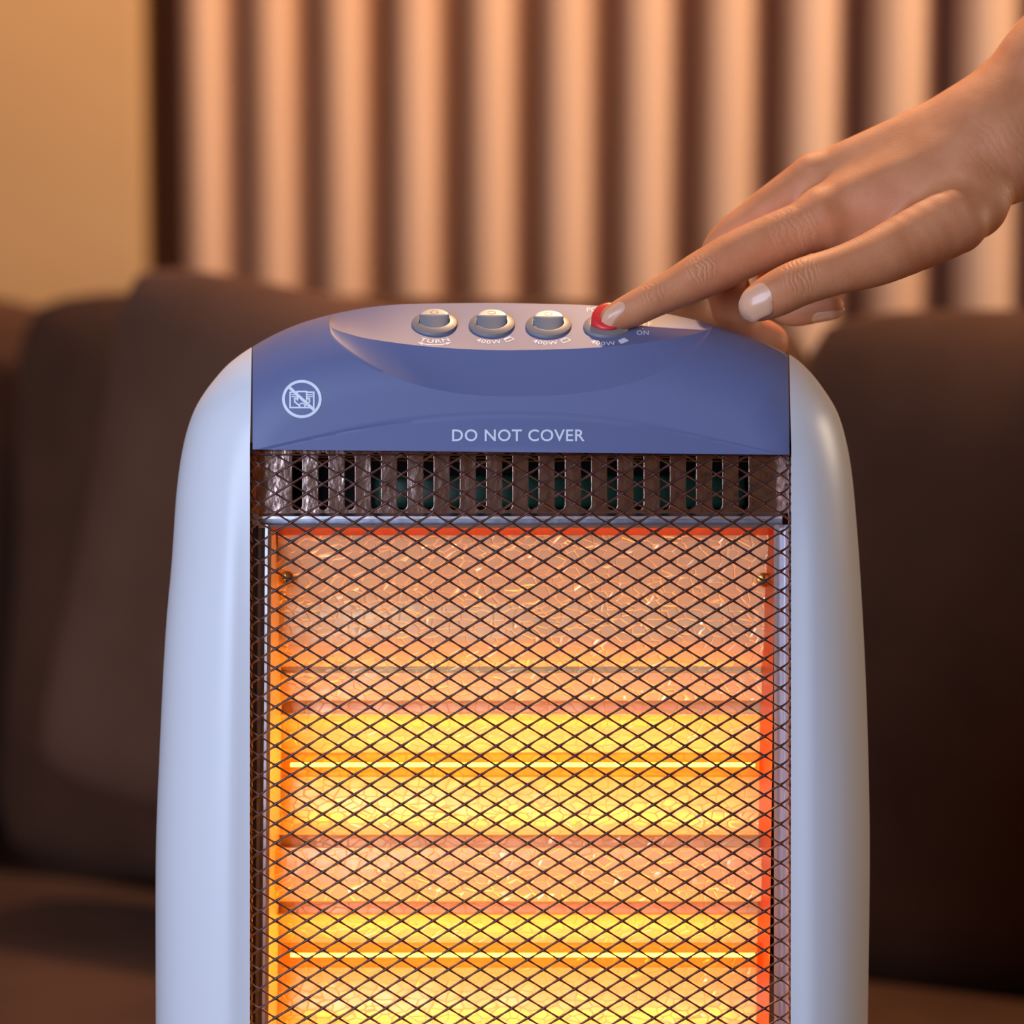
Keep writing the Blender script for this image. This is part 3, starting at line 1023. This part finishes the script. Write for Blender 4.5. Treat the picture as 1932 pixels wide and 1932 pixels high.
# pores, fine lines and knuckle wrinkles
sv = coords(skin)
n1 = nd(skin, 'ShaderNodeTexVoronoi', feature='DISTANCE_TO_EDGE'); n1.inputs['Scale'].default_value = 700
lk(skin, sv, 'Vector', n1, 'Vector')
b1 = nd(skin, 'ShaderNodeBump'); b1.inputs['Strength'].default_value = 0.22; b1.inputs['Distance'].default_value = 0.0005
lk(skin, n1, 'Distance', b1, 'Height')
prev = b1
for (kx, ky, kd, rad, ang, sc_, st) in ((1322, 497, 16, 0.0115, -24, 520, 0.30), (1228, 548, 18, 0.0085, -24, 520, 0.18), (1508, 515, -4, 0.0115, -14, 520, 0.28), (1500, 430, 22, 0.017, -30, 420, 0.15), (1890, 300, 30, 0.028, -40, 330, 0.10)):
    c = L(kx, ky, kd / 1000)
    tc = nd(skin, 'ShaderNodeTexCoord')
    mp = nd(skin, 'ShaderNodeMapping', vector_type='POINT')
    mp.inputs['Location'].default_value = tuple(-q for q in c)
    lk(skin, tc, 'Object', mp, 'Vector')
    ln = nd(skin, 'ShaderNodeVectorMath', operation='LENGTH'); lk(skin, mp, 'Vector', ln, 0)
    mr = nd(skin, 'ShaderNodeMapRange', interpolation_type='SMOOTHSTEP')
    mr.inputs['From Min'].default_value = rad; mr.inputs['From Max'].default_value = rad * 0.35
    lk(skin, ln, 'Value', mr, 'Value')
    rt = nd(skin, 'ShaderNodeMapping'); rt.inputs['Rotation'].default_value = (0, math.radians(-ang), 0)
    lk(skin, mp, 'Vector', rt, 'Vector')
    wv = nd(skin, 'ShaderNodeTexWave', wave_type='BANDS', bands_direction='X')
    wv.inputs['Scale'].default_value = sc_ / 4; wv.inputs['Distortion'].default_value = 9.0
    wv.inputs['Detail'].default_value = 2; wv.inputs['Detail Scale'].default_value = 1.2
    lk(skin, rt, 'Vector', wv, 'Vector')
    pw = nd(skin, 'ShaderNodeMath', operation='POWER'); pw.inputs[1].default_value = 0.35
    lk(skin, wv, 'Fac', pw, 0)
    ml = nd(skin, 'ShaderNodeMath', operation='MULTIPLY'); lk(skin, pw, 'Value', ml, 0); lk(skin, mr, 'Result', ml, 1)
    bb = nd(skin, 'ShaderNodeBump'); bb.inputs['Strength'].default_value = st; bb.inputs['Distance'].default_value = 0.0012
    lk(skin, ml, 'Value', bb, 'Height'); lk(skin, prev, 'Normal', bb, 'Normal'); prev = bb
lk(skin, prev, 'Normal', sb, 'Normal')
nailm = mat('fingernail', (0.85, 0.45, 0.28), 0.34)
nailm.node_tree.nodes['Principled BSDF'].inputs['Coat Weight'].default_value = 0.3
nailtip = mat('fingernail_edge', (0.78, 0.66, 0.42), 0.4)

h = 0.00105
org = np.array([(1100 - 966) * S, -0.020, (966 - 720) * S])
end = np.array([0.385, 0.150, (966 + 330) * S])
shp = np.ceil((end - org) / h).astype(int)
gx = org[0] + np.arange(shp[0]) * h; gy = org[1] + np.arange(shp[1]) * h; gz = org[2] + np.arange(shp[2]) * h
st = 4
cg = [np.append(g_[::st], g_[-1] + st * h) for g_ in (gx, gy, gz)]
cf = sdf(np.stack(np.meshgrid(*cg, indexing='ij'), -1))
f = np.repeat(np.repeat(np.repeat(cf, st, 0), st, 1), st, 2)[:shp[0], :shp[1], :shp[2]].astype(np.float32)
near = np.argwhere(np.abs(f) < st * h * 2.0)
for i in range(0, len(near), 200000):
    c_ = near[i:i + 200000]
    f[tuple(c_.T)] = sdf(org + c_ * h)
v, q = surface_nets(f, org, h)


def grad(P, e_=3e-4):
    g = np.stack([sdf(P + np.array(d_) * e_) - sdf(P - np.array(d_) * e_) for d_ in ((1, 0, 0), (0, 1, 0), (0, 0, 1))], -1)
    return g / (np.linalg.norm(g, axis=-1, keepdims=True) + 1e-12)


for _ in range(2):      # settle the vertices on the surface
    v = v - np.clip(sdf(v), -h, h)[:, None] * grad(v) * 0.9
me = bpy.data.meshes.new('person'); me.from_pydata(v.tolist(), [], q.tolist())
me.polygons.foreach_set('use_smooth', [True] * len(me.polygons)); me.materials.append(skin); me.update()
person = bpy.data.objects.new('person', me); COL.objects.link(person); person.matrix_world = M
tag(person, 'bare right hand reaching in from the right, index finger pressing the red heater button', 'person')


def nail(tipc, basec, wd, normal, m=nailm, name='fingernail'):
    """curved plate laid on the finger; tipc/basec = (x px, y px, depth mm), width px"""
    T = hp(*tipc); Bc = hp(*basec); ax = T - Bc; ln_ = np.linalg.norm(ax); ax /= ln_
    nrm = np.array(normal, float); nrm -= ax * (nrm @ ax); nrm /= np.linalg.norm(nrm)
    sd = np.cross(ax, nrm); W2 = wd * S / 2
    nu, nv = 17, 15; P = []
    for a in np.linspace(0, 1, nu):
        wdt = W2 * (1 - 0.48 * max(0, (a - 0.66) / 0.34) ** 2.2) * (1 - 0.16 * max(0, (0.2 - a) / 0.2) ** 2)
        for b in np.linspace(-1, 1, nv):
            endc = (1 - 0.16 * b * b) if a > 0.5 else 1
            sa = 0.5 + (a - 0.5) * (1 - 0.22 * b * b)
            P.append(Bc + ax * ln_ * sa + sd * wdt * b + nrm * (0.004 - 0.0022 * b * b))
    P = np.array(P); P0 = P.copy()
    for _ in range(14):
        d_ = sdf(P); P = P - np.clip(d_, -0.0015, 0.0015)[:, None] * nrm[None] * 0.8
    # keep the plate's own curvature: no corner may sink below the arc of the nail
    tt = ((P0 - P) @ nrm).reshape(nu, nv); mid = tt[:, nv // 2][:, None]
    bb_ = np.linspace(-1, 1, nv)[None]
    tt = np.minimum(tt, mid + W2 * 0.42 * bb_ ** 2); tt = np.where(np.abs(bb_) < 2, 0.5 * tt + 0.5 * np.minimum(tt, mid + W2 * 0.36 * bb_ ** 2), tt)
    P = P0 - nrm * tt.reshape(-1)[:, None]
    # flatten a little so that it reads as a plate
    P = P.reshape(nu, nv, 3)
    lift = np.linspace(0.00010, 0.00065, nu)[:, None] * (1 - 0.35 * np.linspace(-1, 1, nv)[None] ** 2)
    P = P + nrm * lift[..., None]
    P[-1] += ax * 0.0004
    V = P.reshape(-1, 3); Bk = (P - nrm * 0.0006).reshape(-1, 3)
    F = grid_faces(nu, nv); n_ = nu * nv
    F += [tuple(i + n_ for i in q_[::-1]) for q_ in F]
    rim = [i for i in range(nv)] + [i * nv + nv - 1 for i in range(1, nu)] + [(nu - 1) * nv + i for i in range(nv - 2, -1, -1)] + [i * nv for i in range(nu - 2, 0, -1)]
    F += [(rim[i], rim[(i + 1) % len(rim)], rim[(i + 1) % len(rim)] + n_, rim[i] + n_) for i in range(len(rim))]
    return mesh_obj(name, np.vstack([V, Bk]), F, m, person, sharp=60)


nail((1130, 601, 17), (1177, 571, 18), 25, (-0.35, -0.80, 0.65))
nail((1391, 583, 0), (1457, 556, -4), 60, (-0.30, -1.0, 0.30))
nail((1592, 597, 56), (1532, 602, 60), 34, (0.05, -0.55, -0.9))
